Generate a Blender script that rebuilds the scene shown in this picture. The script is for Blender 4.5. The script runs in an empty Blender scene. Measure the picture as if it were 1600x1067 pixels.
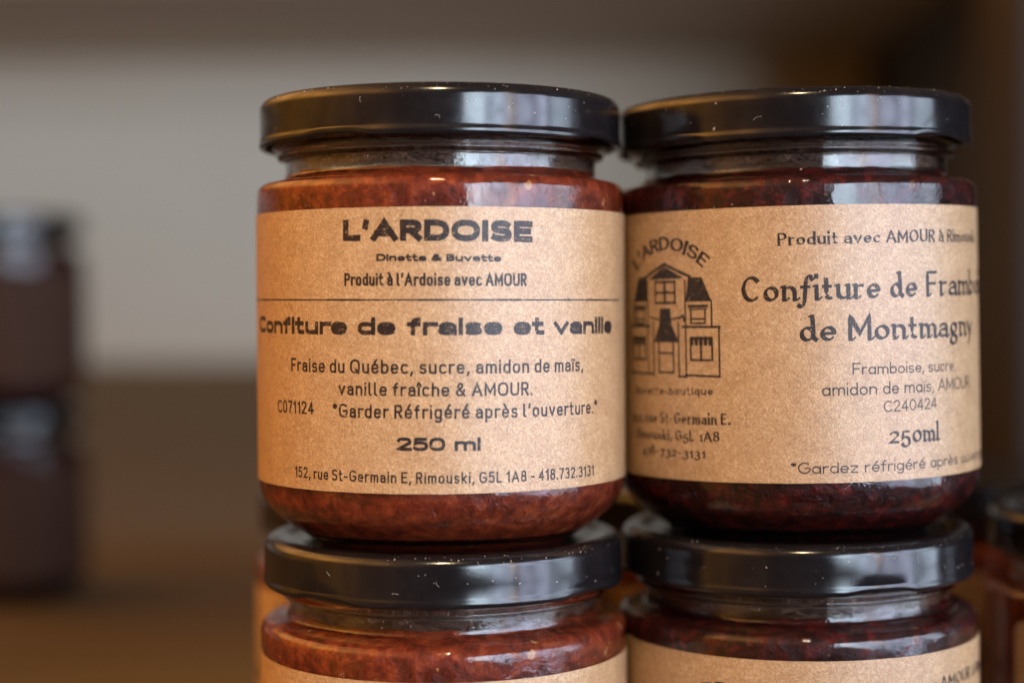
import bpy, bmesh, math, random
from mathutils import Vector, Matrix, noise

random.seed(7)
S = bpy.context.scene
COL = S.collection
MM = 0.001

# ------------------------------------------------------------------ camera, world, lamps, exposure
cam_d = bpy.data.cameras.new('camera')
cam = bpy.data.objects.new('camera', cam_d)
COL.objects.link(cam)
EYE = 0.1424
cam.location = (0, 0, EYE)
cam.rotation_euler = (Matrix.Rotation(math.radians(90 - 1.43), 4, 'X') @ Matrix.Rotation(math.radians(-0.4), 4, 'Z')).to_euler()
cam_d.lens = 59.4
cam_d.sensor_width = 36
cam_d.clip_start = 0.01
cam_d.clip_end = 50
cam_d.dof.use_dof = True
cam_d.dof.focus_distance = 0.333
cam_d.dof.aperture_fstop = 4.6
S.camera = cam

world = bpy.data.worlds.new('World')
S.world = world
world.use_nodes = True
wn, wl = world.node_tree.nodes, world.node_tree.links
bg = wn['Background']
tc = wn.new('ShaderNodeTexCoord')
sep = wn.new('ShaderNodeSeparateXYZ')
wl.new(tc.outputs['Generated'], sep.inputs[0])
ramp = wn.new('ShaderNodeValToRGB')            # a warm room: brightest to the left, dim to the right
mr = wn.new('ShaderNodeMapRange')
mr.inputs['From Min'].default_value = -1
mr.inputs['From Max'].default_value = 1
wl.new(sep.outputs['X'], mr.inputs['Value'])
wl.new(mr.outputs[0], ramp.inputs[0])
e = ramp.color_ramp.elements
e[0].position = 0.0; e[0].color = (6.6, 2.7, 0.30, 1)
e[1].position = 1.0; e[1].color = (0.12, 0.085, 0.06, 1)
el = e.new(0.13); el.color = (3.5, 1.55, 0.42, 1)
el = e.new(0.32); el.color = (0.5, 0.26, 0.11, 1)
el = e.new(0.5); el.color = (0.07, 0.05, 0.036, 1)
wno = wn.new('ShaderNodeTexNoise')
wno.inputs['Scale'].default_value = 3.0
wmp = wn.new('ShaderNodeMapping')
wmp.inputs['Scale'].default_value = (2.2, 2.2, 0.5)
wl.new(tc.outputs['Generated'], wmp.inputs[0])
wl.new(wmp.outputs[0], wno.inputs['Vector'])
wr = wn.new('ShaderNodeValToRGB')
wr.color_ramp.elements[0].position = 0.40; wr.color_ramp.elements[0].color = (0.65, 0.65, 0.65, 1)
wr.color_ramp.elements[1].position = 0.62; wr.color_ramp.elements[1].color = (1.25, 1.25, 1.25, 1)
wl.new(wno.outputs['Fac'], wr.inputs[0])
wm = wn.new('ShaderNodeMix'); wm.data_type = 'RGBA'; wm.blend_type = 'MULTIPLY'
wm.inputs['Factor'].default_value = 1
wl.new(ramp.outputs[0], wm.inputs['A']); wl.new(wr.outputs[0], wm.inputs['B'])
wz = wn.new('ShaderNodeMapRange')              # lit upper walls and ceiling, dark furniture below
wz.interpolation_type = 'SMOOTHSTEP'
for k_, v_ in (('From Min', 0.18), ('From Max', 0.55), ('To Min', 0.10), ('To Max', 1.0)):
    wz.inputs[k_].default_value = v_
wl.new(sep.outputs['Z'], wz.inputs['Value'])
wl.new(wm.outputs['Result'], bg.inputs['Color'])
wl.new(wz.outputs[0], bg.inputs['Strength'])


def area_lamp(name, loc, target, sx, sy, radiance, color, shape='RECTANGLE'):
    d = bpy.data.lights.new(name, 'AREA')
    d.shape = shape
    d.size, d.size_y = sx, sy
    area = sx * sy * (1 if shape == 'RECTANGLE' else math.pi / 4)
    d.energy = radiance * math.pi * area
    d.color = color
    o = bpy.data.objects.new(name, d)
    COL.objects.link(o)
    o.location = loc
    o.rotation_euler = (Vector(target) - Vector(loc)).to_track_quat('-Z', 'Y').to_euler()
    return o


# the shop window along the right-hand wall (plane x = 1.0): panes with posts between, an amber strip among them
WX = 1.0
for y0, y1, z0, z1, rad, colr in ((-2.9, -1.45, -0.10, 1.10, 14.0, (0.70, 0.86, 1.0)), (-1.42, -0.62, -0.15, 0.85, 9.0, (0.66, 0.79, 1.0)),
                                  (-0.52, 0.02, -0.15, 0.58, 6.6, (0.68, 0.75, 1.0)), (0.05, 0.36, -0.15, 0.42, 5.4, (0.68, 0.82, 1.0))):
    zm = (z0 + z1) / 2
    lo = area_lamp('window_light', (WX, (y0 + y1) / 2, zm), (0, (y0 + y1) / 2, zm), y1 - y0, z1 - z0, rad, colr)
    # the street outside is uneven: bright sky and pale fronts, dark trees and cars
    lo.data.use_nodes = True
    n_, l_ = lo.data.node_tree.nodes, lo.data.node_tree.links
    ge = n_.new('ShaderNodeNewGeometry')
    mp_ = n_.new('ShaderNodeMapping')
    mp_.inputs['Scale'].default_value = ((y1 - y0) * 3.2, (z1 - z0) * 2.6, 1)
    mp_.inputs['Location'].default_value = (y0 * 3.7, z1 * 5, 0)
    l_.new(ge.outputs['Parametric'], mp_.inputs[0])
    no_ = n_.new('ShaderNodeTexNoise')
    no_.inputs['Scale'].default_value = 1.6
    no_.inputs['Detail'].default_value = 5
    no_.inputs['Roughness'].default_value = 0.6
    l_.new(mp_.outputs[0], no_.inputs['Vector'])
    mr_ = n_.new('ShaderNodeMapRange')
    for k_, v_ in (('From Min', 0.36), ('From Max', 0.62), ('To Min', 0.25), ('To Max', 1.7)):
        mr_.inputs[k_].default_value = v_
    l_.new(no_.outputs['Fac'], mr_.inputs['Value'])
    l_.new(mr_.outputs[0], n_['Emission'].inputs['Strength'])
area_lamp('window_light', (WX - 0.02, -0.60, 0.45), (0, -0.60, 0.45), 0.05, 1.0, 11.0, (1.0, 0.55, 0.25))
# warm ceiling spot above and behind the photographer
spot_d = bpy.data.lights.new('ceiling_spot', 'SPOT')
spot_d.energy = 54
spot_d.color = (1.0, 0.75, 0.42)
spot_d.shadow_soft_size = 0.035
spot_d.spot_size = math.radians(15)
spot_d.spot_blend = 1.0
spot = bpy.data.objects.new('ceiling_spot', spot_d)
COL.objects.link(spot)
spot.location = (0.0, -0.55, 1.25)
spot.rotation_euler = (Vector((-0.055, 0.35, 0.13)) - spot.location).to_track_quat('-Z', 'Y').to_euler()

S.view_settings.view_transform = 'Standard'
S.view_settings.look = 'None'
S.view_settings.gamma = 1
S.view_settings.exposure = 0.1
S.cycles.use_denoising = True
S.cycles.caustics_refractive = True
S.cycles.caustics_reflective = False
S.cycles.blur_glossy = 0.3
S.cycles.sample_clamp_indirect = 6
S.cycles.max_bounces = 14
S.cycles.transmission_bounces = 12
S.cycles.transparent_max_bounces = 12


# ------------------------------------------------------------------ helpers
def tag(o, label=None, cat=None, group=None, kind=None):
    if label: o['label'] = label
    if cat: o['category'] = cat
    if group: o['group'] = group
    if kind: o['kind'] = kind
    return o


def mesh_obj(name, verts, faces, mat, parent=None, smooth=True, uvs=None):
    me = bpy.data.meshes.new(name)
    me.from_pydata(verts, [], faces)
    if uvs is not None:
        lay = me.uv_layers.new(name='uv')
        for lp in me.loops:
            lay.data[lp.index].uv = uvs[lp.vertex_index]
    me.materials.append(mat)
    for p in me.polygons:
        p.use_smooth = smooth
    me.update()
    o = bpy.data.objects.new(name, me)
    COL.objects.link(o)
    if parent is not None:
        o.parent = parent
    return o


def lathe(profile, seg=160, warp=None):
    """profile of (r, z) in mm from pole to pole; outward faces when it runs bottom -> out -> top -> in"""
    verts, rings = [], []
    for r, z in profile:
        if r < 1e-6:
            rings.append([len(verts)])
            verts.append((0, 0, z * MM))
        else:
            ring = []
            for k in range(seg):
                a = 2 * math.pi * k / seg
                rr, zz = (r, z) if warp is None else warp(r, z, a)
                ring.append(len(verts))
                verts.append((rr * math.sin(a) * MM, -rr * math.cos(a) * MM, zz * MM))
            rings.append(ring)
    faces = []
    for A, B in zip(rings, rings[1:]):
        for k in range(seg):
            k2 = (k + 1) % seg
            if len(A) == 1 and len(B) == 1:
                continue
            if len(A) == 1:
                faces.append((A[0], B[k2], B[k]))
            elif len(B) == 1:
                faces.append((A[k], A[k2], B[0]))
            else:
                faces.append((A[k], A[k2], B[k2], B[k]))
    return verts, faces


def refine(prof, n=3):
    """Catmull-Rom through the profile, keeping its points"""
    out = []
    P = [prof[0]] + prof + [prof[-1]]
    for i in range(1, len(P) - 2):
        p0, p1, p2, p3 = P[i - 1], P[i], P[i + 1], P[i + 2]
        for k in range(n):
            t = k / n
            out.append(tuple(0.5 * ((2 * p1[j]) + (-p0[j] + p2[j]) * t + (2 * p0[j] - 5 * p1[j] + 4 * p2[j] - p3[j]) * t * t
                                    + (-p0[j] + 3 * p1[j] - 3 * p2[j] + p3[j]) * t ** 3) for j in (0, 1)))
    out.append(prof[-1])
    return [(max(0.0, r), z) for r, z in out]


def box(name, x0, x1, y0, y1, z0, z1, mat, bev=0.002):
    bm = bmesh.new()
    bmesh.ops.create_cube(bm, size=1)
    for v in bm.verts:
        v.co = ((x0 + x1) / 2 + v.co.x * (x1 - x0), (y0 + y1) / 2 + v.co.y * (y1 - y0), (z0 + z1) / 2 + v.co.z * (z1 - z0))
    bmesh.ops.bevel(bm, geom=bm.edges[:], offset=bev, segments=2, affect='EDGES')
    me = bpy.data.meshes.new(name)
    bm.to_mesh(me); bm.free()
    me.materials.append(mat)
    o = bpy.data.objects.new(name, me)
    COL.objects.link(o)
    return o


# ------------------------------------------------------------------ materials
class Mat:
    def __init__(self, name):
        self.m = bpy.data.materials.new(name)
        self.m.use_nodes = True
        self.n, self.l = self.m.node_tree.nodes, self.m.node_tree.links
        self.b = self.n['Principled BSDF']
        self.out = self.n['Material Output']
        self.tc = self.n.new('ShaderNodeTexCoord')

    def set(self, **kw):
        for k, v in kw.items():
            self.b.inputs[k.replace('_', ' ')].default_value = v
        return self

    def mapping(self, coord='Object', scale=(1, 1, 1), rot=(0, 0, 0), loc=(0, 0, 0)):
        mp = self.n.new('ShaderNodeMapping')
        mp.inputs['Scale'].default_value = scale
        mp.inputs['Rotation'].default_value = rot
        mp.inputs['Location'].default_value = loc
        self.l.new(self.tc.outputs[coord], mp.inputs[0])
        return mp.outputs[0]

    def noise(self, vec, scale, detail=3, rough=0.55, dist=0):
        t = self.n.new('ShaderNodeTexNoise')
        t.inputs['Scale'].default_value = scale
        t.inputs['Detail'].default_value = detail
        t.inputs['Roughness'].default_value = rough
        t.inputs['Distortion'].default_value = dist
        self.l.new(vec, t.inputs['Vector'])
        return t.outputs['Fac']

    def ramp(self, fac, stops):
        r = self.n.new('ShaderNodeValToRGB')
        es = r.color_ramp.elements
        es[0].position, es[0].color = stops[0][0], (*stops[0][1], 1)
        es[1].position, es[1].color = stops[-1][0], (*stops[-1][1], 1)
        for p, c in stops[1:-1]:
            x = es.new(p); x.color = (*c, 1)
        self.l.new(fac, r.inputs[0])
        return r.outputs['Color']

    def map(self, fac, a, b, c, d):
        m = self.n.new('ShaderNodeMapRange')
        for k, v in zip(('From Min', 'From Max', 'To Min', 'To Max'), (a, b, c, d)):
            m.inputs[k].default_value = v
        self.l.new(fac, m.inputs['Value'])
        return m.outputs[0]

    def mix(self, fac, a, b, mode='MIX'):
        m = self.n.new('ShaderNodeMix')
        m.data_type = 'RGBA'; m.blend_type = mode
        for sock, v in (('Factor', fac), ('A', a), ('B', b)):
            if hasattr(v, 'links'):
                self.l.new(v, m.inputs[sock])
            else:
                m.inputs[sock].default_value = v if not isinstance(v, tuple) else (*v, 1)
        return m.outputs['Result']

    def math(self, op, a, b=None):
        m = self.n.new('ShaderNodeMath'); m.operation = op
        for i, v in enumerate((a, b)):
            if v is None: continue
            if hasattr(v, 'links'):
                self.l.new(v, m.inputs[i])
            else:
                m.inputs[i].default_value = v
        return m.outputs[0]

    def voronoi(self, vec, scale, rnd=1.0):
        t = self.n.new('ShaderNodeTexVoronoi')
        t.inputs['Scale'].default_value = scale
        t.inputs['Randomness'].default_value = rnd
        self.l.new(vec, t.inputs['Vector'])
        return t.outputs['Distance'], t.outputs['Color']

    def bump(self, h, strength, dist):
        b = self.n.new('ShaderNodeBump')
        b.inputs['Strength'].default_value = strength
        b.inputs['Distance'].default_value = dist
        self.l.new(h, b.inputs['Height'])
        if self.b.inputs['Normal'].links:
            self.l.new(self.b.inputs['Normal'].links[0].from_socket, b.inputs['Normal'])
        self.l.new(b.outputs[0], self.b.inputs['Normal'])

    def col(self, sock): self.l.new(sock, self.b.inputs['Base Color'])

    def rough(self, sock): self.l.new(sock, self.b.inputs['Roughness'])

    def specks(self, scale, size, share):
        """little irregular grains, some cells only: 0..1 mask"""
        v = self.mapping('Object')
        w = self.noise(self.mapping('Object'), scale * 3, 2)
        d, c = self.voronoi(v, scale)
        s = self.n.new('ShaderNodeSeparateColor'); self.l.new(c, s.inputs[0])
        pick = self.math('LESS_THAN', s.outputs[0], share)
        lim = self.math('MULTIPLY', self.math('POWER', s.outputs[1], 2.0), size)
        d2 = self.math('ADD', d, self.map(w, 0.3, 0.7, -size * 0.5, size * 0.5))
        return self.math('MULTIPLY', self.math('LESS_THAN', d2, lim), pick)


def kraft(name='kraft_paper'):
    M = Mat(name)
    uv = 'UV'                                   # 1 uv unit = 1 m of paper
    cloud = M.noise(M.mapping(uv), 220, 4, 0.6)
    grain = M.noise(M.mapping(uv), 2400, 4, 0.7)
    base = M.ramp(cloud, [(0.3, PAPER_D), (0.7, PAPER_L)])
    g = M.ramp(grain, [(0.32, (0.62, 0.60, 0.58)), (0.5, (1, 1, 1)), (0.70, (1.28, 1.30, 1.34))])
    c = M.mix(1.0, base, g, 'MULTIPLY')
    h = grain
    for k, ang in enumerate((0.35, 1.25, 2.1, 2.8)):
        rot = M.mapping(uv, (1, 1, 1), (0, 0, ang))
        st = M.n.new('ShaderNodeMapping')
        st.inputs['Scale'].default_value = (4700, 640, 1)
        st.inputs['Location'].default_value = (3.1 * k, 1.7 * k, 0)
        M.l.new(rot, st.inputs[0])
        f = M.noise(st.outputs[0], 1.0, 2, 0.5, 0.4)
        light = M.map(f, 0.59, 0.69, 0, 0.40)
        dark = M.map(f, 0.41, 0.31, 0, 0.46)
        c = M.mix(light, c, (0.80, 0.60, 0.40))
        c = M.mix(dark, c, (0.24, 0.12, 0.05))
        h = M.math('ADD', h, M.math('MULTIPLY', f, 0.6))
    M.col(c)
    M.set(Roughness=0.40, Specular_IOR_Level=0.8)
    M.bump(h, 0.34, 0.00012)
    M.bump(M.noise(M.mapping(uv), 70, 3, 0.5), 0.20, 0.0012)
    return M.m


PAPER_D, PAPER_L = (0.43, 0.240, 0.112), (0.55, 0.330, 0.164)


def ink(name='printer_ink'):
    M = Mat(name)
    uv = 'UV'
    n1 = M.noise(M.mapping(uv), 3800, 3, 0.6)
    n2 = M.noise(M.mapping(uv), 700, 3, 0.6)
    worn = M.math('ADD', M.math('MULTIPLY', n1, 0.7), M.math('MULTIPLY', n2, 0.4))
    alpha = M.map(worn, 0.595, 0.68, 1.0, 0.10)
    M.l.new(alpha, M.b.inputs['Alpha'])
    M.set(Base_Color=(0.022, 0.013, 0.013, 1), Roughness=0.45, Specular_IOR_Level=0.45)
    M.bump(n1, 0.3, 0.00006)
    return M.m


def lid_paint():
    M = Mat('black_lid_enamel')
    o = M.mapping('Object')
    fine = M.noise(o, 3600, 2, 0.6)
    broad = M.noise(o, 160, 4, 0.6)
    dust = M.specks(620, 0.15, 0.12)
    film = M.map(broad, 0.45, 0.75, 0.0, 0.012)
    c = M.mix(film, (0.0090, 0.0072, 0.0082), (0.35, 0.30, 0.27))
    M.col(M.mix(M.math('MULTIPLY', dust, 0.75), c, (0.42, 0.36, 0.31)))
    M.rough(M.math('ADD', M.map(broad, 0.3, 0.7, 0.12, 0.20), M.math('MULTIPLY', dust, 0.5)))
    M.set(Specular_IOR_Level=0.55)
    M.bump(fine, 0.16, 0.00004)
    M.bump(M.noise(o, 60, 2, 0.5), 0.08, 0.0006)
    return M.m


def glass():
    M = Mat('jar_glass')
    M.set(Base_Color=(0.97, 0.985, 0.97, 1), Roughness=0.0, IOR=1.5, Transmission_Weight=1.0)
    o = M.mapping('Object')
    M.bump(M.noise(o, 110, 2, 0.5), 0.22, 0.0012)
    M.bump(M.noise(o, 420, 4, 0.65), 0.24, 0.0004)
    M.bump(M.noise(o, 1100, 3, 0.6), 0.06, 0.00012)
    return M.m


def jam(name, dark, mid, light, seed_col, sss):
    M = Mat(name)
    o = M.mapping('Object')
    big = M.noise(o, 300, 6, 0.7, 0.15)
    fin = M.noise(o, 620, 3, 0.6)
    c = M.ramp(big, [(0.34, dark), (0.52, mid), (0.68, light)])
    c = M.mix(M.map(fin, 0.38, 0.72, 0.0, 0.38), c, dark)
    # pieces of fruit pulp: soft-edged lumps of different ripeness
    wv = M.n.new('ShaderNodeVectorMath'); wv.operation = 'ADD'
    nz = M.n.new('ShaderNodeTexNoise'); nz.inputs['Scale'].default_value = 240; nz.inputs['Detail'].default_value = 3
    M.l.new(o, nz.inputs['Vector'])
    sc = M.n.new('ShaderNodeVectorMath'); sc.operation = 'SCALE'; sc.inputs['Scale'].default_value = 0.008
    M.l.new(nz.outputs['Color'], sc.inputs[0]); M.l.new(o, wv.inputs[0]); M.l.new(sc.outputs[0], wv.inputs[1])
    vd, vc = M.voronoi(wv.outputs[0], 260)
    sp = M.n.new('ShaderNodeSeparateColor'); M.l.new(vc, sp.inputs[0])
    lump = M.math('MULTIPLY', M.map(vd, 0.12, 0.60, 1.0, 0.0), M.map(sp.outputs[0], 0.5, 1.0, 0.0, 0.85))
    c = M.mix(lump, c, light)
    dip = M.math('MULTIPLY', M.map(vd, 0.12, 0.60, 1.0, 0.0), M.map(sp.outputs[1], 0.6, 1.0, 0.0, 0.7))
    c = M.mix(dip, c, dark)
    M.bump(vd, 0.25, 0.0015)
    seeds = M.specks(330, 0.30, 0.22)
    c = M.mix(M.math('MULTIPLY', seeds, 0.6), c, seed_col)
    M.col(c)
    M.set(Roughness=0.35, Specular_IOR_Level=0.25, Subsurface_Weight=sss, Subsurface_Scale=0.002)
    M.b.inputs['Subsurface Radius'].default_value = (1.0, 0.35, 0.18)
    M.bump(big, 0.3, 0.002)
    return M.m


def wood(name, a, b, rough=0.55, stretch=(6, 60, 60)):
    M = Mat(name)
    v = M.mapping('Object', stretch)
    n = M.noise(v, 1.0, 5, 0.6, 0.6)
    M.col(M.ramp(n, [(0.3, a), (0.7, b)]))
    M.set(Roughness=rough)
    M.bump(n, 0.15, 0.001)
    return M.m


def paint(name, a, b, rough=0.7):
    M = Mat(name)
    n = M.noise(M.mapping('Object'), 7, 4, 0.6)
    M.col(M.ramp(n, [(0.3, a), (0.7, b)]))
    M.set(Roughness=rough)
    M.bump(M.noise(M.mapping('Object'), 260, 3), 0.12, 0.0006)
    return M.m


MAT_PAPER, MAT_INK, MAT_LID, MAT_GLASS = kraft(), ink(), lid_paint(), glass()
MAT_STRAW = jam('strawberry_jam', (0.10, 0.013, 0.006), (0.29, 0.043, 0.015), (0.52, 0.105, 0.030), (0.80, 0.46, 0.18), 0.30)
MAT_RASP = jam('raspberry_jam', (0.012, 0.0028, 0.003), (0.055, 0.0075, 0.0065), (0.20, 0.018, 0.012), (0.30, 0.13, 0.06), 0.15)
MAT_SHADED = paint('shaded_paper', (0.048, 0.019, 0.009), (0.072, 0.029, 0.014), 0.85)  # far-left jars stand in shade; that shade is put into the label colour


def residue():
    M = Mat('jam_residue_film')
    o = M.mapping('Object', (1, 1, 1.8))
    n = M.noise(o, 420, 5, 0.7, 0.4)
    f = M.noise(M.mapping('Object'), 1500, 3, 0.7)
    M.col(M.ramp(n, [(0.35, (0.10, 0.040, 0.025)), (0.65, (0.28, 0.15, 0.10))]))
    a = M.math('ADD', M.map(n, 0.38, 0.68, 0.12, 0.72), M.map(f, 0.4, 0.7, -0.2, 0.2))
    M.l.new(a, M.b.inputs['Alpha'])
    M.set(Roughness=0.6)
    return M.m


MAT_FILM = residue()
_d = Mat('dust'); _d.set(Base_Color=(0.62, 0.56, 0.50, 1), Roughness=0.9); MAT_DUST = _d.m
_h = Mat('hair_fibre'); _h.set(Base_Color=(0.10, 0.035, 0.015, 1), Roughness=0.6); MAT_HAIR = _h.m
MAT_WALL = paint('grey_wall_paint', (0.84, 0.75, 0.59), (0.88, 0.80, 0.65))
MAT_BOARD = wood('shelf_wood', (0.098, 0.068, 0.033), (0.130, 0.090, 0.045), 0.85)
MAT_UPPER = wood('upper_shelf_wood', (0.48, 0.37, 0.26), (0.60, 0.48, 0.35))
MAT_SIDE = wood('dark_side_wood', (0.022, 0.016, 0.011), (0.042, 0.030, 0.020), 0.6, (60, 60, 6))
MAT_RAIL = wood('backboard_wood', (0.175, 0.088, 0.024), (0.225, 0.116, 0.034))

# ------------------------------------------------------------------ the setting: a deep wooden shelf
BACK = 1.60
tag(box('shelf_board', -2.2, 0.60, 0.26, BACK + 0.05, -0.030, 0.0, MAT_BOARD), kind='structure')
tag(box('back_wall', -2.2, 0.60, BACK, BACK + 0.02, 0.001, 0.371, MAT_WALL), kind='structure')
# hollow curve from board to wall, invented to soften the dark junction
cv, cf = [], []
for k in range(25):
    t_ = k / 24
    yy, zz = BACK - 0.62 + 0.60 * t_, 0.0015 + 0.084 * t_ ** 2.2
    for xx in (-2.2, 0.333):
        cv += [(xx, yy, zz), (xx, yy, 0.0008)]
for k in range(24):
    a_ = 4 * k
    cf += [(a_, a_ + 2, a_ + 6, a_ + 4), (a_ + 1, a_ + 5, a_ + 7, a_ + 3), (a_, a_ + 4, a_ + 5, a_ + 1), (a_ + 2, a_ + 3, a_ + 7, a_ + 6)]
cf += [(96, 98, 99, 97), (0, 1, 3, 2)]
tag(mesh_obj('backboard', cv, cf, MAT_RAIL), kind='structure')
tag(box('upper_shelf', -2.2, 0.60, 1.22, BACK + 0.05, 0.372, 0.404, MAT_UPPER), kind='structure')
tag(box('side_panel', 0.335, 0.36, 1.10, BACK - 0.001, 0.001, 0.371, MAT_SIDE), kind='structure')

# ------------------------------------------------------------------ the jar's solids (mm, base at z = 0)
LABEL_R = 39.38
P_OUT = [(0, 1.4), (18, 1.2), (24, 0.7), (26, 0.1), (27, 0.0), (28, 0.35), (29.8, 1.4), (32.1, 3.0), (34.6, 4.8), (36.9, 7.0), (38.4, 9.2),
         (39.05, 11.2), (39.2, 13.4), (39.2, 15.8), (39.2, 19), (39.2, 40), (39.2, 64), (39.2, 68), (39.2, 70.5), (39.2, 72.4), (39.08, 73.3), (38.72, 74.05), (38.1, 74.6), (37.0, 75.0), (35.2, 75.3),
         (33.8, 75.75), (33.25, 76.4), (33.1, 77.4), (33.1, 78.9), (33.3, 79.6), (34.5, 79.95), (34.95, 80.5), (34.5, 81.05), (33.8, 81.5),
         (34.0, 82.0), (35.2, 82.5), (35.7, 83.3), (35.2, 84.2), (34.3, 84.9), (34.2, 88), (34.1, 90.6), (33.5, 91.1)]
P_IN = [(32.2, 91.1), (31.7, 90.4), (31.7, 84), (31.7, 78), (31.8, 76.2), (32.4, 75.0), (34.0, 74.4), (36.0, 74.0), (37.2, 73.3), (37.7, 72.2), (37.8, 70.0), (37.8, 67), (37.8, 63), (37.8, 40), (37.8, 20), (37.8, 16.5), (37.75, 13.6),
        (37.5, 11.0), (36.0, 8.3), (33.2, 6.0), (29.8, 4.3), (25, 3.1), (0, 3.2)]



def glass_warp(r, z, a):
    # start of the four thread lugs: the upper band of the finish swells and dips round the neck
    if 81.6 < z < 84.8 and r > 33.9:
        s = math.sin(4 * a + 0.9)
        return r + 0.25 * s, z + 0.35 * math.sin(2 * a + 1.7)
    return r, z


GLASS_V, GLASS_F = lathe(refine(P_OUT, 3) + refine(P_IN, 3), 192, glass_warp)

LID_PROF = [(0, 91.2), (34, 91.2), (36.0, 91.0), (37.3, 89.6), (37.55, 86), (37.4, 83.6), (37.45, 82.9), (37.8, 82.5), (38.25, 82.42), (38.52, 82.7), (38.62, 83.2),
            (38.56, 83.75), (38.42, 84.1), (38.36, 84.6), (38.36, 87), (38.36, 90.2), (38.28, 90.9), (37.95, 91.6), (37.3, 92.25), (36.3, 92.62),
            (35.2, 92.7), (34.2, 92.6), (33.3, 92.25), (32.5, 91.95), (31.5, 91.9), (16, 91.9), (0, 91.9)]


def lid_warp(r, z, a):
    if r > 36.9 and z < 84.4:
        d = ((math.degrees(a) + 45) % 90) - 45
        t = max(0.0, 1 - (abs(d) / 13) ** 2)
        k = t * t * (3 - 2 * t) * (1 if z < 83.9 else 0.5)
        return r - 0.25 * k, z + 0.65 * k
    return r, z


LID_V, LID_F = lathe(LID_PROF, 240, lid_warp)


def jam_mesh(seed):
    prof = [(0, 3.1), (25, 2.98), (29.9, 4.18), (33.5, 5.5), (36.4, 7.8), (37.85, 10.2), (38.2, 12.6), (38.1, 15), (37.92, 18), (37.92, 40), (37.92, 70.0), (38.25, 72.6), (37.8, 73.75),
            (36.4, 74.5), (34.3, 74.85), (32.6, 75.15), (31.95, 75.9), (31.82, 76.5), (31.2, 76.8), (28.5, 76.4), (20, 76.1), (10, 76.3), (0, 76.1)]


    def warp(r, z, a):
        if z > 76.0:
            z += 1.1 * noise.noise(Vector((math.sin(a) * r * 0.07 + seed, math.cos(a) * r * 0.07, seed))) + 0.4 * noise.noise(Vector((math.sin(a) * r * 0.25, math.cos(a) * r * 0.25, seed)))
        return r, z
    return lathe(prof, 160, warp)


def cyl(u, z, r=LABEL_R):
    a = u / r
    return (r * math.sin(a) * MM, -r * math.cos(a) * MM, z * MM)


def label_mesh(u0, u1, z0, z1, rc=3.2):
    n = 150
    us = []
    for k in range(9):
        us.append(u0 + rc * (1 - math.cos(math.pi / 2 * k / 8)))
    us += [u0 + rc + (u1 - u0 - 2 * rc) * k / n for k in range(1, n)]
    for k in range(8, -1, -1):
        us.append(u1 - rc * (1 - math.cos(math.pi / 2 * k / 8)))
    V, UV, F = [], [], []
    for u in us:
        d = min(u - u0, u1 - u)
        c = rc - math.sqrt(max(0, rc * rc - (rc - d) ** 2)) if d < rc else 0
        c = min(c, rc - 0.05)
        wob = 0.05 * noise.noise(Vector((u * 0.3, 2.0, z0)))
        for r in (LABEL_R, LABEL_R - 0.13):
            for t in (z0 + c + wob, z1 - c + wob * 0.6):
                a = u / LABEL_R
                V.append((r * math.sin(a) * MM, -r * math.cos(a) * MM, t * MM))
                UV.append((u * MM, t * MM))
    m = len(us)
    for i in range(m - 1):
        a, b = 4 * i, 4 * (i + 1)
        F += [(a, b, b + 1, a + 1), (a + 2, a + 3, b + 3, b + 2), (a + 1, b + 1, b + 3, a + 3), (a, a + 2, b + 2, b)]
    F += [(0, 1, 3, 2), (4 * m - 4, 4 * m - 2, 4 * m - 1, 4 * m - 3)]
    return V, F, UV


# ------------------------------------------------------------------ lettering: pen strokes along skeleton letters
def cat(pts, n=6):
    out = []
    P = [pts[0]] + pts + [pts[-1]]
    for i in range(1, len(P) - 2):
        p0, p1, p2, p3 = P[i - 1:i + 3]
        for k in range(n):
            t = k / n
            out.append(tuple(0.5 * (2 * p1[j] + (p2[j] - p0[j]) * t + (2 * p0[j] - 5 * p1[j] + 4 * p2[j] - p3[j]) * t * t
                                    + (3 * p1[j] - p0[j] - 3 * p2[j] + p3[j]) * t ** 3) for j in (0, 1)))
    out.append(pts[-1])
    return out


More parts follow.
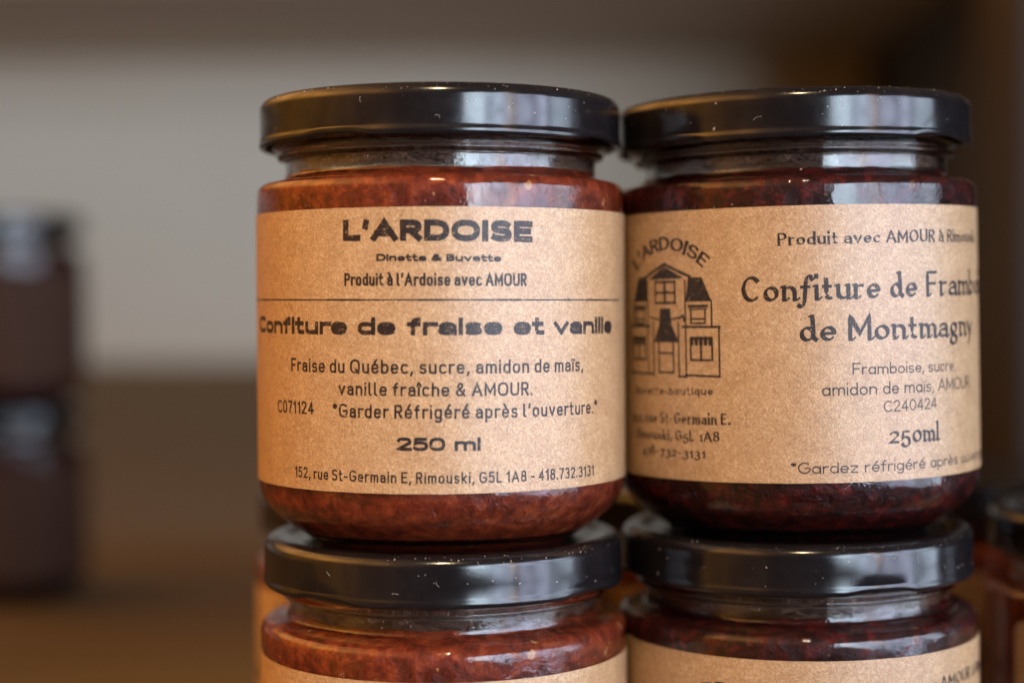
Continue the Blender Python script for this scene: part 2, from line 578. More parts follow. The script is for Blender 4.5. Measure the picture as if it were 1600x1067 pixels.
def glyph(ch, F):
    xh, sq = F['xh'], F['sq']
    D = -0.28

    def arc(cx, cy, rx, ry, a0, a1, n=16):
        o = []
        for k in range(n + 1):
            a = math.radians(a0 + (a1 - a0) * k / n)
            c, s = math.cos(a), math.sin(a)
            o.append((cx + rx * math.copysign(abs(c) ** (2 / sq), c), cy + ry * math.copysign(abs(s) ** (2 / sq), s)))
        return o
    h = xh / 2
    if ch in 'éèêàâïî':
        b = {'é': 'e', 'è': 'e', 'ê': 'e', 'à': 'a', 'â': 'a', 'ï': 'i', 'î': 'i'}[ch]
        W, st = glyph(b, F)
        if b == 'i': st = st[:1]
        c = W / 2
        lo, hi = xh + 0.13, min(xh + 0.34, 1.12)
        acc = {'é': [[(c - .03, lo), (c + .13, hi)]], 'è': [[(c + .03, lo), (c - .13, hi)]], 'à': [[(c + .03, lo), (c - .13, hi)]],
               'ï': [[(c - .13, lo + .08), (c - .13, lo + .10)], [(c + .13, lo + .08), (c + .13, lo + .10)]],
               'î': [[(c - .15, lo), (c, hi), (c + .15, lo)]], 'ê': [[(c - .15, lo), (c, hi), (c + .15, lo)]], 'â': [[(c - .15, lo), (c, hi), (c + .15, lo)]]}[ch]
        return W, st + acc
    if ch == 'i' or ch == 'j':
        return 0.0, [[(0, 0), (0, xh)], [(0, 0.97), (0, 0.99)]]
    G = {
        'A': (.74, [[(0, 0), (.37, 1), (.74, 0)], [(.12, .30), (.62, .30)]]),
        'B': (.52, [[(0, 0), (0, 1), (.24, 1)] + arc(.24, .76, .24, .24, 90, -90) + [(0, .52)], [(.2, .52)] + arc(.24, .26, .28, .26, 90, -90) + [(0, 0)]]),
        'C': (.66, [arc(.37, .5, .37, .5, 48, 312, 24)]),
        'D': (.64, [[(0, 0), (0, 1), (.2, 1)] + arc(.24, .5, .40, .5, 80, -80, 20) + [(.2, 0), (0, 0)]]),
        'E': (.50, [[(.50, 1), (0, 1), (0, 0), (.50, 0)], [(0, .52), (.44, .52)]]),
        'F': (.50, [[(.50, 1), (0, 1), (0, 0)], [(0, .50), (.42, .50)]]),
        'G': (.70, [arc(.37, .5, .37, .5, 48, 352, 26) + [(.72, .48), (.42, .48)]]),
        'I': (0.0, [[(0, 0), (0, 1)]]),
        'L': (.46, [[(0, 1), (0, 0), (.46, 0)]]),
        'M': (.80, [[(0, 0), (0, 1), (.40, .22), (.80, 1), (.80, 0)]]),
        'O': (.76, [arc(.38, .5, .38, .5, 90, 450, 32)]),
        'P': (.52, [[(0, 0), (0, 1), (.24, 1)] + arc(.24, .73, .28, .27, 90, -90) + [(0, .46)]]),
        'Q': (.76, [arc(.38, .5, .38, .5, 90, 450, 32), [(.46, .22), (.72, -.04)]]),
        'R': (.54, [[(0, 0), (0, 1), (.26, 1)] + arc(.26, .74, .27, .26, 90, -90) + [(0, .48)], [(.26, .48), (.54, 0)]]),
        'S': (.56, [arc(.28, .755, .26, .245, 35, 270, 14) + arc(.28, .255, .28, .255, 90, -145, 14)[1:]]),
        'U': (.64, [[(0, 1), (0, .34)] + arc(.32, .34, .32, .34, 180, 360) + [(.64, 1)]]),
        'b': (.48, [[(0, 0), (0, 1)], arc(.24, h, .24, h, 180, 540, 28)]),
        'c': (.44, [arc(.25, h, .25, h, 50, 310, 20)]),
        'd': (.48, [[(.48, 0), (.48, 1)], arc(.24, h, .24, h, 0, 360, 28)]),
        'e': (.48, [[(.02, h * 1.02), (.48, h * 1.02)] + arc(.24, h, .24, h, 6, 318, 24)]),
        'f': (.30, [[(.10, 0), (.10, .74)] + arc(.32, .74, .22, .26, 180, 95, 8), [(-.02, xh), (.28, xh)]]),
        'g': (.48, [arc(.24, h, .24, h, 0, 360, 28), [(.48, xh), (.48, -.06)] + arc(.24, -.06, .24, .22, 0, -140, 10)]),
        'h': (.46, [[(0, 0), (0, 1)], arc(.23, xh * .62, .23, xh * .38, 180, 0, 14) + [(.46, 0)]]),
        'k': (.44, [[(0, 0), (0, 1)], [(.42, xh), (.03, xh * .40)], [(.14, xh * .52), (.44, 0)]]),
        'm': (.78, [[(0, 0), (0, xh)], arc(.195, xh * .64, .195, xh * .36, 180, 0, 12) + [(.39, 0)], arc(.585, xh * .64, .195, xh * .36, 180, 0, 12) + [(.78, 0)]]),
        'n': (.46, [[(0, 0), (0, xh)], arc(.23, xh * .62, .23, xh * .38, 180, 0, 14) + [(.46, 0)]]),
        'o': (.50, [arc(.25, h, .25, h, 90, 450, 28)]),
        'p': (.48, [[(0, D), (0, xh)], arc(.24, h, .24, h, 180, 540, 28)]),
        'q': (.48, [[(.48, D), (.48, xh)], arc(.24, h, .24, h, 0, 360, 28)]),
        'r': (.28, [[(0, 0), (0, xh)], arc(.26, xh * .62, .26, xh * .38, 180, 78, 8)]),
        's': (.42, [arc(.21, xh * .755, .19, xh * .245, 35, 270, 12) + arc(.21, xh * .255, .21, xh * .255, 90, -145, 12)[1:]]),
        't': (.30, [[(.10, min(1, xh + .24)), (.10, .16)] + arc(.27, .17, .17, .17, 180, 280, 8), [(-.02, xh), (.28, xh)]]),
        'u': (.46, [[(0, xh), (0, xh * .38)] + arc(.23, xh * .38, .23, xh * .38, 180, 360, 14), [(.46, xh), (.46, 0)]]),
        'v': (.50, [[(0, xh), (.25, 0), (.50, xh)]]),
        'y': (.50, [[(0, xh), (.26, 0)], [(.50, xh), (.20, -.20), (.06, D)]]),
        'z': (.44, [[(0, xh), (.44, xh), (0, 0), (.44, 0)]]),
        '0': (.54, [arc(.27, .5, .27, .5, 90, 450, 30)]),
        '1': (.24, [[(0, .80), (.22, 1), (.22, 0)]]),
        '2': (.50, [arc(.25, .74, .25, .26, 165, -22, 14) + [(.0, 0), (.52, 0)]]),
        '3': (.50, [arc(.24, .76, .23, .24, 145, -80, 14), arc(.24, .27, .27, .27, 82, -145, 14)]),
        '4': (.56, [[(.42, 0), (.42, 1), (0, .27), (.58, .27)]]),
        '5': (.50, [[(.46, 1), (.06, 1), (.03, .56)] + arc(.24, .32, .27, .32, 118, -145, 16)]),
        '7': (.48, [[(0, 1), (.48, 1), (.16, 0)]]),
        '8': (.52, [arc(.26, .755, .22, .245, 270, 630, 24), arc(.26, .265, .26, .265, 90, 450, 24)]),
        '&': (.66, [cat([(.66, 0), (.18, .62), (.14, .80), (.22, .96), (.33, 1), (.45, .93), (.47, .79), (.38, .64), (.12, .42), (.02, .24), (.08, .07), (.24, 0), (.42, .05), (.57, .22), (.64, .44)])]),
        ',': (.04, [[(.05, .04), (-.03, -.17)]]),
        '.': (.0, [[(0, .0), (0, .03)]]),
        "'": (.03, [[(.03, 1), (0, .76)]]),
        '-': (.30, [[(0, .40), (.30, .40)]]),
        '*': (.28, [[(.14, .70), (.14, 1)], [(.01, .775), (.27, .925)], [(.01, .925), (.27, .775)]]),
        ':': (.0, [[(0, .0), (0, .03)]]),
    }
    if ch == 'a':
        if F.get('geo'):
            return (.50, [arc(.24, h, .24, h, 0, 360, 28), [(.49, xh), (.49, 0)]])
        return (.46, [cat([(.03, xh * .80), (.10, xh * .95), (.23, xh), (.38, xh * .94), (.46, xh * .72)], 4) + [(.46, 0)],
                      cat([(.46, xh * .57), (.20, xh * .56), (.04, xh * .44), (0, xh * .27), (.04, xh * .09), (.18, 0), (.34, xh * .05), (.46, xh * .22)], 4)])
    if ch == 'l':
        if F.get('tail'):
            return (.14, [[(0, 1), (0, .17)] + arc(.16, .17, .16, .17, 180, 262, 7)])
        return (0.0, [[(0, 0), (0, 1)]])
    if F.get('cal') and ch == 'f':
        return (.30, [cat([(.44, .90), (.34, .99), (.24, .95), (.17, .75), (.13, .35), (.10, 0), (.05, -.20), (-.04, -.30), (-.14, -.26)], 5), [(-.02, xh), (.30, xh)]])
    if F.get('cal') and ch == 'd':
        return (.50, [[(.42, 1.0), (.45, .5), (.44, .12), (.54, .02)], arc(.22, h, .22, h, 20, 330, 24)])
    if F.get('cal') and ch == 'y':
        return (.50, [[(0, xh), (.26, .03)], cat([(.50, xh), (.34, .12), (.22, -.20), (.10, -.34)], 4)])
    if F.get('cal') and ch == 'g':
        return (.46, [arc(.22, xh * .62, .20, xh * .38, 0, 360, 24), [(.36, xh * .92), (.50, xh)], cat([(.12, xh * .30), (.06, .10), (.22, .02), (.42, -.06), (.42, -.24), (.20, -.33), (.0, -.24), (.04, -.08), (.20, .02)], 4)])
    if F.get('old') and ch in '0123457' and ch in G:
        W, st = G[ch]
        if ch in '012':
            return W * .95, [[(x, y * xh) for x, y in s] for s in st]
        return W * .95, [[(x, y * (xh + .27) - .27) for x, y in s] for s in st]
    return G[ch]


FONTS = {
    'wide': dict(xh=.74, sq=2.7, w=.25, sp=.10),
    'wide_cap': dict(xh=.74, sq=2.5, w=.295, sp=.10),
    'din': dict(xh=.72, sq=2.7, w=.155, sp=.16, tail=True),
    'din_bold': dict(xh=.72, sq=3.0, w=.18, sp=.12, tail=True),
    'geo': dict(xh=.66, sq=2.0, w=.115, sp=.13, geo=True),
    'serif': dict(xh=.62, sq=2.0, w=.13, sp=.20, nib=(.215, .085, 20), serif=.085, old=True),
    'serif_arc': dict(xh=.62, sq=2.0, w=.15, sp=.18, nib=(.27, .14, 10), serif=.10),
    'pen': dict(xh=.58, sq=2.0, w=.12, sp=.17, nib=(.185, .08, 30), cal=True, hook=True, old=True),
    'mono': dict(xh=.72, sq=2.0, w=.15, sp=.30, nib=(.20, .16, 0)),
}


class Print:
    """collects the ink strokes of one label in label millimetres (u along the paper, z up)"""
    def __init__(self):
        self.V, self.F, self.UV, self.k = [], [], [], 0

    def stroke(self, pts, half, place, cap=True):
        """pts in mm on a flat baseline; half(tangent) -> half width in mm; place(x, y) -> (u, z)"""
        P = [pts[0]]
        for p in pts[1:]:
            q = P[-1]
            d = math.hypot(p[0] - q[0], p[1] - q[1])
            if d < 1e-4: continue
            m = max(1, int(d / 0.6))
            for i in range(1, m + 1):
                P.append((q[0] + (p[0] - q[0]) * i / m, q[1] + (p[1] - q[1]) * i / m))
        if len(P) < 2: return
        T = []
        for i in range(len(P) - 1):
            dx, dy = P[i + 1][0] - P[i][0], P[i + 1][1] - P[i][1]
            l = math.hypot(dx, dy); T.append((dx / l, dy / l))
        closed = math.hypot(P[0][0] - P[-1][0], P[0][1] - P[-1][1]) < 1e-3
        if cap and not closed:
            h0, h1 = half(T[0]), half(T[-1])
            P = [(P[0][0] - T[0][0] * h0, P[0][1] - T[0][1] * h0)] + P + [(P[-1][0] + T[-1][0] * h1, P[-1][1] + T[-1][1] * h1)]
            T = [T[0]] + T + [T[-1]]
        self.k += 1
        r = LABEL_R + 0.030 + 0.0015 * (self.k % 5)
        base = len(self.V)
        n = len(P)
        for i, p in enumerate(P):
            t0 = T[i - 1] if i > 0 else (T[-1] if closed else T[0])
            t1 = T[i] if i < n - 1 else (T[0] if closed else T[-1])
            nx, ny = -(t0[1] + t1[1]), t0[0] + t1[0]
            l = math.hypot(nx, ny)
            if l < 1e-6: nx, ny, l = -t1[1], t1[0], 1.0
            nx, ny = nx / l, ny / l
            c = max(0.5, -t1[1] * nx + t1[0] * ny)
            tm = ((t0[0] + t1[0]) / 2, (t0[1] + t1[1]) / 2)
            lm = math.hypot(*tm) or 1.0
            h = half((tm[0] / lm, tm[1] / lm)) / c
            # ragged toner edge
            for s in (1, -1):
                j = 1 + 0.10 * noise.noise(Vector((p[0] * 5.1, p[1] * 5.1, self.k * 3.7 + s)))
                u, z = place(p[0] + nx * h * s * j, p[1] + ny * h * s * j)
                self.V.append(cyl2(u, z, r))
                self.UV.append((u * MM, z * MM))
        for i in range(n - 1):
            a = base + 2 * i
            self.F.append((a, a + 1, a + 3, a + 2))

    def text(self, s, font, u0, z0, u1, z1, cap, fit=None, weight=None, place=None):
        """s fitted so that its first letters `fit` (default all) fill u0..u1"""
        Fo = dict(FONTS[font])
        w = weight or Fo['w']
        sp = Fo['sp']
        xh = Fo['xh']

        def span(t):
            A = B = 0.0
            for i, ch in enumerate(t):
                if ch == ' ':
                    A += .34
                else:
                    A += glyph(ch, Fo)[0]
                    B += w + (sp if i < len(t) - 1 else 0)
            return A, B
        A, B = span(fit or s)
        total = (u1 - u0) / cap
        xs = (total - B) / A
        if xs < 0.55:                       # narrow setting: tighten the spacing as well
            k = total / (A * 0.75 + B)
            xs = 0.75 * k
            sp = ((total - A * xs) - (B - sp * (len((fit or s).replace(' ', '')) - 1))) / max(1, len((fit or s).replace(' ', '')) - 1)
        L = u1 - u0
        ang = math.atan2(z1 - z0, L)
        ca, sa = math.cos(ang), math.sin(ang)
        if place is None:
            def place(x, y): return (u0 + x * ca - y * sa, z0 + x * sa + y * ca)
        nib = Fo.get('nib')

        def half(t):
            if nib is None: return w * cap / 2
            b = math.radians(nib[2])
            # broad nib held at an angle: thick across, thin along it
            cr = abs(t[0] * math.sin(b) - t[1] * math.cos(b))
            al = abs(t[0] * math.cos(b) + t[1] * math.sin(b))
            return cap / 2 * math.hypot(nib[0] * cr, nib[1] * al)

        def ymap(y, ch):
            if ch.isupper() or ch.isdigit() or ch in "&*'":
                return w / 2 + y * (1 - w)
            pts = ((-.28, -.28 + w / 2), (0, w / 2), (xh, xh - w / 2), (1, 1 - w / 2), (1.2, 1.2 - w / 2))
            for (a, fa), (b, fb) in zip(pts, pts[1:]):
                if y <= b: return fa + (y - a) * (fb - fa) / (b - a)
            return y - w / 2
        x = 0.0
        for ch in s:
            if ch == ' ':
                x += .34 * xs
                continue
            W, strokes = glyph(ch, Fo)
            for st in strokes:
                pts = [((x + w / 2 + px * xs) * cap, ymap(py, ch) * cap) for px, py in st]
                self.stroke(pts, half, place)
                if Fo.get('serif') or Fo.get('hook'):
                    for end, nxt in ((0, 1), (-1, -2)):
                        px, py = pts[end]; qx, qy = pts[nxt]
                        if abs(px - qx) > 0.15 * abs(py - qy): continue
                        yy = st[end][1]
                        foot = abs(yy) < .01 or abs(yy + .28) < .01
                        top = abs(yy - 1) < .01 or abs(yy - xh) < .01
                        thin = lambda t: cap * 0.028
                        if Fo.get('serif') and (foot or top):
                            a = Fo['serif'] * cap
                            off = w / 2 * cap * (1 if top else -1) * 0.8
                            right = a if foot or ch.isupper() else a * 0.3
                            self.stroke([(px - a - w * cap * .3, py + off), (px + right + w * cap * .3, py + off)], thin, place)
                        elif Fo.get('hook') and foot and ch not in 'pqyf':
                            self.stroke([(px - w * cap * .1, py - w * .3 * cap), (px + .10 * cap, py - w * .25 * cap), (px + .19 * cap, py + .05 * cap)], lambda t: cap * .035, place)
                        elif Fo.get('hook') and top:
                            self.stroke([(px - .12 * cap, py + w * .1 * cap), (px, py + w * .42 * cap)], lambda t: cap * .035, place)
            x += W * xs + w + sp

    def line(self, pts, w):
        w *= 1.5
        self.stroke(list(pts), lambda t: w / 2, lambda x, y: (x, y), True)

    def fill(self, quad, pitch=0.22):
        """solid patch between a lower and an upper edge: quad = lower-left, lower-right, upper-right, upper-left"""
        a, b, c, d = quad
        hgt = max(d[1] - a[1], c[1] - b[1])
        n = max(2, int(hgt / pitch))
        for i in range(n + 1):
            t = i / n
            self.line([(a[0] + (d[0] - a[0]) * t, a[1] + (d[1] - a[1]) * t), (b[0] + (c[0] - b[0]) * t, b[1] + (c[1] - b[1]) * t)], pitch * 0.9)

    def build(self, name, parent, mat=None):
        return mesh_obj(name, self.V, self.F, mat or MAT_INK, parent, False, self.UV)


def cyl2(u, z, r):
    a = u / LABEL_R
    return (r * math.sin(a) * MM, -r * math.cos(a) * MM, z * MM)


def strawberry_print():
    p = Print()
    p.text("L'ARDOISE", 'wide_cap', -18.24, 61.95, 20.07, 61.55, 4.15)
    p.text('Dinette & Buvette', 'wide', -11.10, 58.0, 13.36, 57.75, 1.42, weight=.29)
    p.text("Produit à l'Ardoise avec AMOUR", 'din_bold', -18.02, 53.3, 18.74, 53.05, 2.50)
    r = random.Random(3)
    u = -52.9
    while u < 49:                                   # the worn dividing rule
        n = min(49.05, u + r.uniform(1.2, 5))
        p.line([(u, 50.75 - (u + 53) * 0.0050), (n, 50.75 - (n + 53) * 0.0050)], r.uniform(0.16, 0.26))
        u = n + r.choice((0.0, 0.0, 0.12, 0.25))
    p.text('Confiture de fraise et vanille', 'wide', -48.56, 43.95, 44.44, 43.45, 3.45)
    p.text('Fraise du Québec, sucre, amidon de maïs,', 'din', -32.57, 36.40, 33.01, 36.10, 2.71)
    p.text('vanille fraîche & AMOUR.', 'din', -19.55, 32.05, 19.90, 31.80, 2.65)
    p.text('C071124', 'din', -37.87, 27.95, -25.88, 28.05, 2.55)
    p.text("*Garder Réfrigéré après l'ouverture.*", 'din', -20.97, 27.70, 37.76, 27.45, 2.71)
    p.text('250 ml', 'wide', -7.24, 21.48, 9.04, 21.36, 2.60)
    p.text('152, rue St-Germain E, Rimouski, G5L 1A8 - 418.732.3131', 'din', -31.57, 15.35, 36.49, 14.88, 2.22)
    return p


def raspberry_print():
    p = Print()
    p.text('Produit avec AMOUR à Rimouski', 'serif', -9.49, 60.55, 43.41, 60.95, 2.50)
    p.text('Confiture de', 'pen', -16.90, 49.40, 19.85, 49.75, 5.15)
    p.text('Framboise', 'pen', 22.5, 49.80, 42.2, 49.95, 5.15, fit='Framb')
    p.text('de Montmagny', 'pen', -5.43, 41.35, 40.59, 41.40, 5.20)
    p.text('Framboise, sucre,', 'geo', 4.87, 34.56, 31.65, 34.42, 2.35)
    p.text('amidon de maïs, AMOUR', 'geo', -1.35, 30.45, 38.35, 30.50, 2.55)
    p.text('C240424', 'geo', 11.41, 26.85, 24.98, 27.02, 2.31)
    p.text('250ml', 'pen', 12.58, 20.51, 25.32, 20.45, 4.0)
    p.text('*Gardez réfrigéré après ouverture', 'geo', -7.77, 15.0, 49.86, 15.12, 2.30)
    p.text('152, rue St-Germain E.', 'serif', -48.5, 24.50, -19.94, 24.81, 2.25)
    p.text('Rimouski, G5L 1A8', 'serif', -46.6, 21.05, -22.38, 21.27, 2.10)
    p.text('418-732-3131', 'serif', -44.2, 17.75, -25.75, 17.80, 2.15)
    return p


def shop_front_print():
    """the drawing of the little shop front, with its name arched above"""
    p = Print()
    cu, cz, R = -35.3, 46.4, 14.1

    def place(x, y):
        a = (x - 10.9) / R
        return (cu + (R + y) * math.sin(a), cz + (R + y) * math.cos(a))
    p.text("L'ARDOISE", 'serif_arc', 0, 0, 21.8, 0, 2.75, place=place)
    ax = -35.5
    # gable with its double roof line
    p.line([(-42.4, 54.7), (ax, 57.6), (-28.7, 54.9)], .42)
    p.fill([(-40.2, 54.6), (-30.6, 54.7), (ax + .3, 56.9), (ax - .3, 56.9)], .20)
    p.line([(-28.7, 54.9), (-28.9, 54.1)], .3)
    for s in (-1, 1):                               # window frame of the gable
        p.line([(ax + s * 2.9, 49.6), (ax + s * 2.9, 54.0)], .32)
    for z in (49.6, 51.7, 53.9):
        p.line([(ax - 2.9, z), (ax + 2.9, z)], .34)
    p.line([(ax, 49.6), (ax, 53.9)], .46)
    # slate roofs
    p.fill([(-29.6, 49.9), (-23.8, 49.9), (-25.8, 54.5), (-28.9, 54.6)], .24)
    p.fill([(-46.6, 50.1), (-41.2, 50.1), (-41.4, 54.9), (-44.4, 54.9)], .24)
    # walls
    for u, a, b in ((-29.9, 34.5, 54.0), (-41.2, 34.8, 54.0), (-23.6, 44.6, 49.9), (-46.9, 44.8, 50.1), (-22.0, 34.5, 44.6), (-48.6, 34.8, 44.8)):
        p.line([(u, a), (u, b)], .26)
    for u in (-31.8, -39.3):
        p.line([(u, 34.4), (u, 45.6)], .26)
    p.line([(-30.6, 44.6), (-21.9, 44.55)], .34)
    p.line([(-48.7, 44.8), (-40.6, 44.75)], .34)
    # upper side windows with lintels
    for c in (-26.8, -44.2):
        p.line([(c - 2.2, 48.8), (c + 2.2, 48.8)], .40)
        p.line([(c - 2.0, 48.2), (c + 2.0, 48.2)], .22)
        p.line([(c - 1.7, 48.0), (c - 1.7, 45.3), (c + 1.7, 45.3), (c + 1.7, 48.0)], .28)
        p.line([(c - 1.7, 46.2), (c + 1.7, 46.2)], .24)
    # door canopy and hood
    p.fill([(ax - 1.7, 45.2), (ax + 1.7, 45.2), (ax + 1.4, 48.3), (ax - 1.4, 48.3)], .22)
    p.fill([(ax - 3.4, 41.6), (ax + 3.5, 41.6), (ax + 1.7, 45.0), (ax - 1.7, 45.0)], .24)
    p.line([(-31.6, 46.4), (-30.6, 47.0), (-30.2, 45.8)], .30)
    p.line([(-33.5, 46.2), (-31.0, 46.6)], .26)
    p.line([(-37.5, 46.2), (-40.0, 46.6)], .26)
    # door
    p.line([(ax - 2.1, 35.2), (ax - 2.1, 41.5)], .28)
    p.line([(ax + 2.2, 35.2), (ax + 2.2, 41.5)], .28)
    p.line([(ax - 2.1, 39.2), (ax + 2.2, 39.2)], .26)
    p.line([(ax - 2.1, 35.2), (ax + 2.2, 35.2)], .28)
    # shop windows under scalloped awnings
    for c in (-26.2, -44.9):
        p.line([(c - 2.5, 37.8), (c + 2.6, 37.8), (c + 2.6, 42.2), (c - 2.5, 42.2), (c - 2.5, 37.8)], .30)
        p.line([(c, 37.8), (c, 42.0)], .34)
        for k in range(-2, 3):
            p.fill([(c + k * 1.1 - .28, 40.9), (c + k * 1.1 + .28, 40.9), (c + k * 1.1 + .34, 42.5), (c + k * 1.1 - .34, 42.5)], .2)
    p.line([(-31.9, 34.4), (-29.9, 34.4)], .30)
    p.line([(-30.0, 34.7), (-22.0, 34.5)], .30)
    p.line([(-48.6, 34.9), (-39.3, 34.8)], .30)
    p.text('Buvette-boutique', 'mono', -46.6, 30.35, -23.62, 30.75, 1.55)
    return p


def dust_mesh(rnd, n, where):
    V, F = [], []
    for _ in range(n):
        c, nrm = where(rnd)
        nrm = Vector(nrm).normalized()
        t = nrm.orthogonal().normalized()
        b = nrm.cross(t)
        s = rnd.choice((0.035, 0.045, 0.06, 0.09)) * rnd.uniform(0.7, 1.5) * MM
        k = rnd.randint(4, 6)
        ph = rnd.uniform(0, 6)
        base = len(V)
        st = rnd.uniform(0.5, 1.8)
        for i in range(k):
            a = ph + 2 * math.pi * i / k
            q = Vector(c) + (t * math.cos(a) * st + b * math.sin(a)) * s * rnd.uniform(0.6, 1.2) + nrm * s * 0.15
            V.append(tuple(q))
        V.append(tuple(Vector(c) + nrm * s * 0.9))
        for i in range(k):
            F.append((base + i, base + (i + 1) % k, base + k))
        F.append(tuple(base + i for i in reversed(range(k))))
    return V, F


def hair_mesh(pts, rad):
    """a thin fibre as a three-sided tube"""
    V, F = [], []
    for i, p in enumerate(pts):
        p = Vector(p)
        d = (Vector(pts[min(i + 1, len(pts) - 1)]) - Vector(pts[max(i - 1, 0)])).normalized()
        t = d.orthogonal().normalized(); b = d.cross(t)
        for k in range(4):
            a = math.pi / 2 * k
            V.append(tuple(p + (t * math.cos(a) + b * math.sin(a)) * rad))
        if i:
            o = 4 * (i - 1)
            for k in range(4):
                F.append((o + k, o + (k + 1) % 4, o + 4 + (k + 1) % 4, o + 4 + k))
    return V, F


def lid_dust_where(r):
    a = r.uniform(-1.35, 1.35)
    if r.random() < 0.6:
        a = max(-1.4, min(1.4, r.choice((-0.75, -0.12, 0.05, 0.33, 0.8)) + r.gauss(0, 0.09)))
    if r.random() < 0.80:                           # on the rounded shoulder and rim
        t = r.uniform(0.1, 1.35)
        rr, z, nr, nz = 37.0 + 1.36 * math.cos(t), 91.0 + 1.5 * math.sin(t), math.cos(t), math.sin(t)
    else:
        rr, z, nr, nz = 38.37, r.uniform(84.8, 90), 1, 0
    return (rr * math.sin(a) * MM, -rr * math.cos(a) * MM, z * MM), (nr * math.sin(a), -nr * math.cos(a), nz)


def glass_dust_where(r):
    a = r.uniform(-1.35, 1.35)
    if r.random() < 0.5:
        rr, z = 33.15, r.uniform(76.8, 79.2)
        return (rr * math.sin(a) * MM, -rr * math.cos(a) * MM, z * MM), (math.sin(a), -math.cos(a), 0.1)
    rr, z = 39.21, r.uniform(68.6, 70.0)
    return (rr * math.sin(a) * MM, -rr * math.cos(a) * MM, z * MM), (math.sin(a), -math.cos(a), 0.1)


# ------------------------------------------------------------------ jars
GROUP = 'jam jars stacked on the shelf'


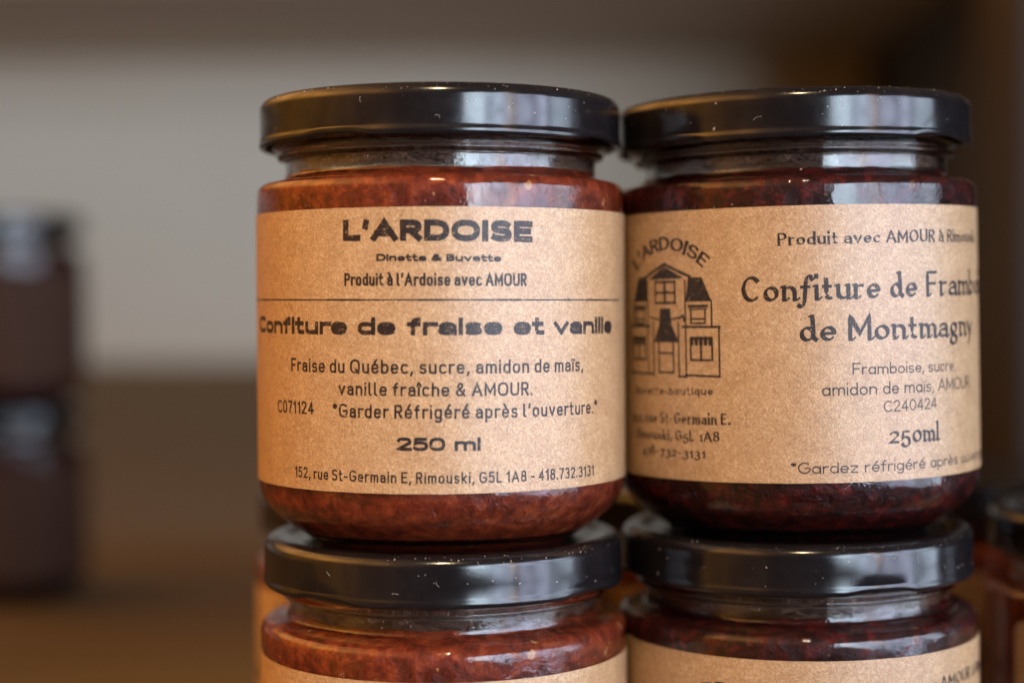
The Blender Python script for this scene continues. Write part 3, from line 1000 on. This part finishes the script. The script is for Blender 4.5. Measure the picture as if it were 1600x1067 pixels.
def make_jar(loc, tilt, fill, seed, kind=None, label_turn=0.0, label_lift=0.0, lid_turn=0.0, label=None, dusty=True, fibre=False):
    root = bpy.data.objects.new('jam_jar', None)
    COL.objects.link(root)
    root.empty_display_size = 0.03
    root.location = loc
    root.rotation_euler = (0, math.radians(tilt), 0)
    tag(root, label, 'jar', GROUP)
    mesh_obj('glass_body', GLASS_V, GLASS_F, MAT_GLASS, root)
    jv, jf = jam_mesh(seed)
    jo = mesh_obj('jam_filling', jv, jf, fill, root)
    if dusty:
        fv, ff = lathe([(31.55, 77.0), (31.6, 80), (31.6, 90.0), (31.35, 90.0), (31.35, 80), (31.3, 77.0), (31.55, 77.0)], 128)
        mesh_obj('jam_residue', fv, ff, MAT_FILM, root)
    lid = mesh_obj('lid', LID_V, LID_F, MAT_LID, root)
    lid.rotation_euler = (0, 0, math.radians(lid_turn))
    rnd = random.Random(seed)
    if dusty:
        v, f = dust_mesh(rnd, 80, lid_dust_where)
        o = mesh_obj('dust', v, f, MAT_DUST, lid, False)
        o.rotation_euler = (0, 0, -math.radians(lid_turn))
        tag(o, kind='stuff')
        for k in range(3):
            a0, z0, L = rnd.uniform(-0.9, 0.9), rnd.uniform(85, 91), rnd.uniform(0.8, 2.2)
            c1, c2 = rnd.uniform(-2.5, 2.5), rnd.uniform(0, 6.28)
            pts, u, z, h = [], a0 * 38.4, z0, c2
            for i in range(10):
                pts.append(tuple(c * 1.0 for c in (38.45 * math.sin(u / 38.4) * MM, -38.45 * math.cos(u / 38.4) * MM, z * MM)))
                u += L / 10 * math.cos(h); z += L / 10 * math.sin(h); h += c1 / 5
                z = max(84.9, min(90.0, z))
            hv, hf = hair_mesh(pts, 0.022 * MM)
            base = len(v)
            v = v + hv; f = f + [tuple(i + base for i in q) for q in hf]
        o.data.clear_geometry(); o.data.from_pydata(v, [], f); o.data.update()
        gl = root.children[0]
        v, f = dust_mesh(rnd, 60, glass_dust_where)
        tag(mesh_obj('dust', v, f, MAT_DUST, gl, False), kind='stuff')
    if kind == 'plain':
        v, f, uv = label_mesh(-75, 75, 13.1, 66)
        mesh_obj('paper_label', v, f, MAT_SHADED, root, False, uv)
    elif kind:
        u0, u1 = (-60.0, 60.5) if kind == 'strawberry' else (-69.0, 60.5)
        v, f, uv = label_mesh(u0, u1, 13.1, 68.4)
        la = mesh_obj('paper_label', v, f, MAT_PAPER, root, False, uv)
        la.rotation_euler = (0, 0, math.radians(label_turn))
        la.location = (0, 0, label_lift * MM)
        if kind == 'strawberry':
            strawberry_print().build('printed_lettering', la)
        else:
            raspberry_print().build('printed_lettering', la)
            shop_front_print().build('printed_drawing', la)
        if fibre:
            pts = []
            for k in range(14):
                t = k / 13
                u = -5.3 - 0.25 * t - 1.5 * t ** 2.2
                pts.append(cyl2(u, 68.3 - 2.3 * t + 0.15 * math.sin(t * 5), LABEL_R + 0.05))
            v, f = hair_mesh(pts, 0.028 * MM)
            mesh_obj('stray_hair', v, f, MAT_HAIR, la)
    return root


PITCH = 0.0919
make_jar((-0.0152, 0.364, PITCH), 0.10, MAT_STRAW, 1, 'strawberry', 0, 0, -31,
         'fully visible strawberry jam jar with orange red filling, top of the left front stack', fibre=True)
make_jar((0.0634, 0.3750, PITCH), -0.85, MAT_RASP, 2, 'raspberry', 0, 0.4, 42,
         'dark raspberry jam jar whose label shows a shop drawing, top of the right front stack')
make_jar((-0.0152, 0.364, 0), 0.10, MAT_STRAW, 3, 'strawberry', 0, 0, -37,
         'strawberry jam jar cut off by the bottom edge, underneath the fully visible orange red jar')
make_jar((0.0632, 0.3745, 0), -0.40, MAT_RASP, 4, 'raspberry', 20, 1.45, 18,
         'dark raspberry jam jar directly underneath the jar with the shop drawing label')
make_jar((0.1520, 0.398, 0), 0.0, MAT_STRAW, 5, 'strawberry', 16, 0, 12,
         'shadowed jar with black lid at the right picture edge, beside the lower raspberry jar', dusty=False)
make_jar((-0.0290, 0.452, 0), 0.0, MAT_STRAW, 6, 'strawberry', -25, 0, 0,
         'jar in the second row peeping out behind the lower strawberry jar', dusty=False)
make_jar((0.0570, 0.462, 0), 0.0, MAT_STRAW, 7, 'strawberry', 10, 0, 0,
         'jar in the second row seen through the gap between the two lower front jars', dusty=False)
make_jar((0.1400, 0.486, 0), 0.0, MAT_STRAW, 8, 'strawberry', 10, 0, 0,
         'jar in the second row seen between lower raspberry jar and the shadowed edge jar', dusty=False)
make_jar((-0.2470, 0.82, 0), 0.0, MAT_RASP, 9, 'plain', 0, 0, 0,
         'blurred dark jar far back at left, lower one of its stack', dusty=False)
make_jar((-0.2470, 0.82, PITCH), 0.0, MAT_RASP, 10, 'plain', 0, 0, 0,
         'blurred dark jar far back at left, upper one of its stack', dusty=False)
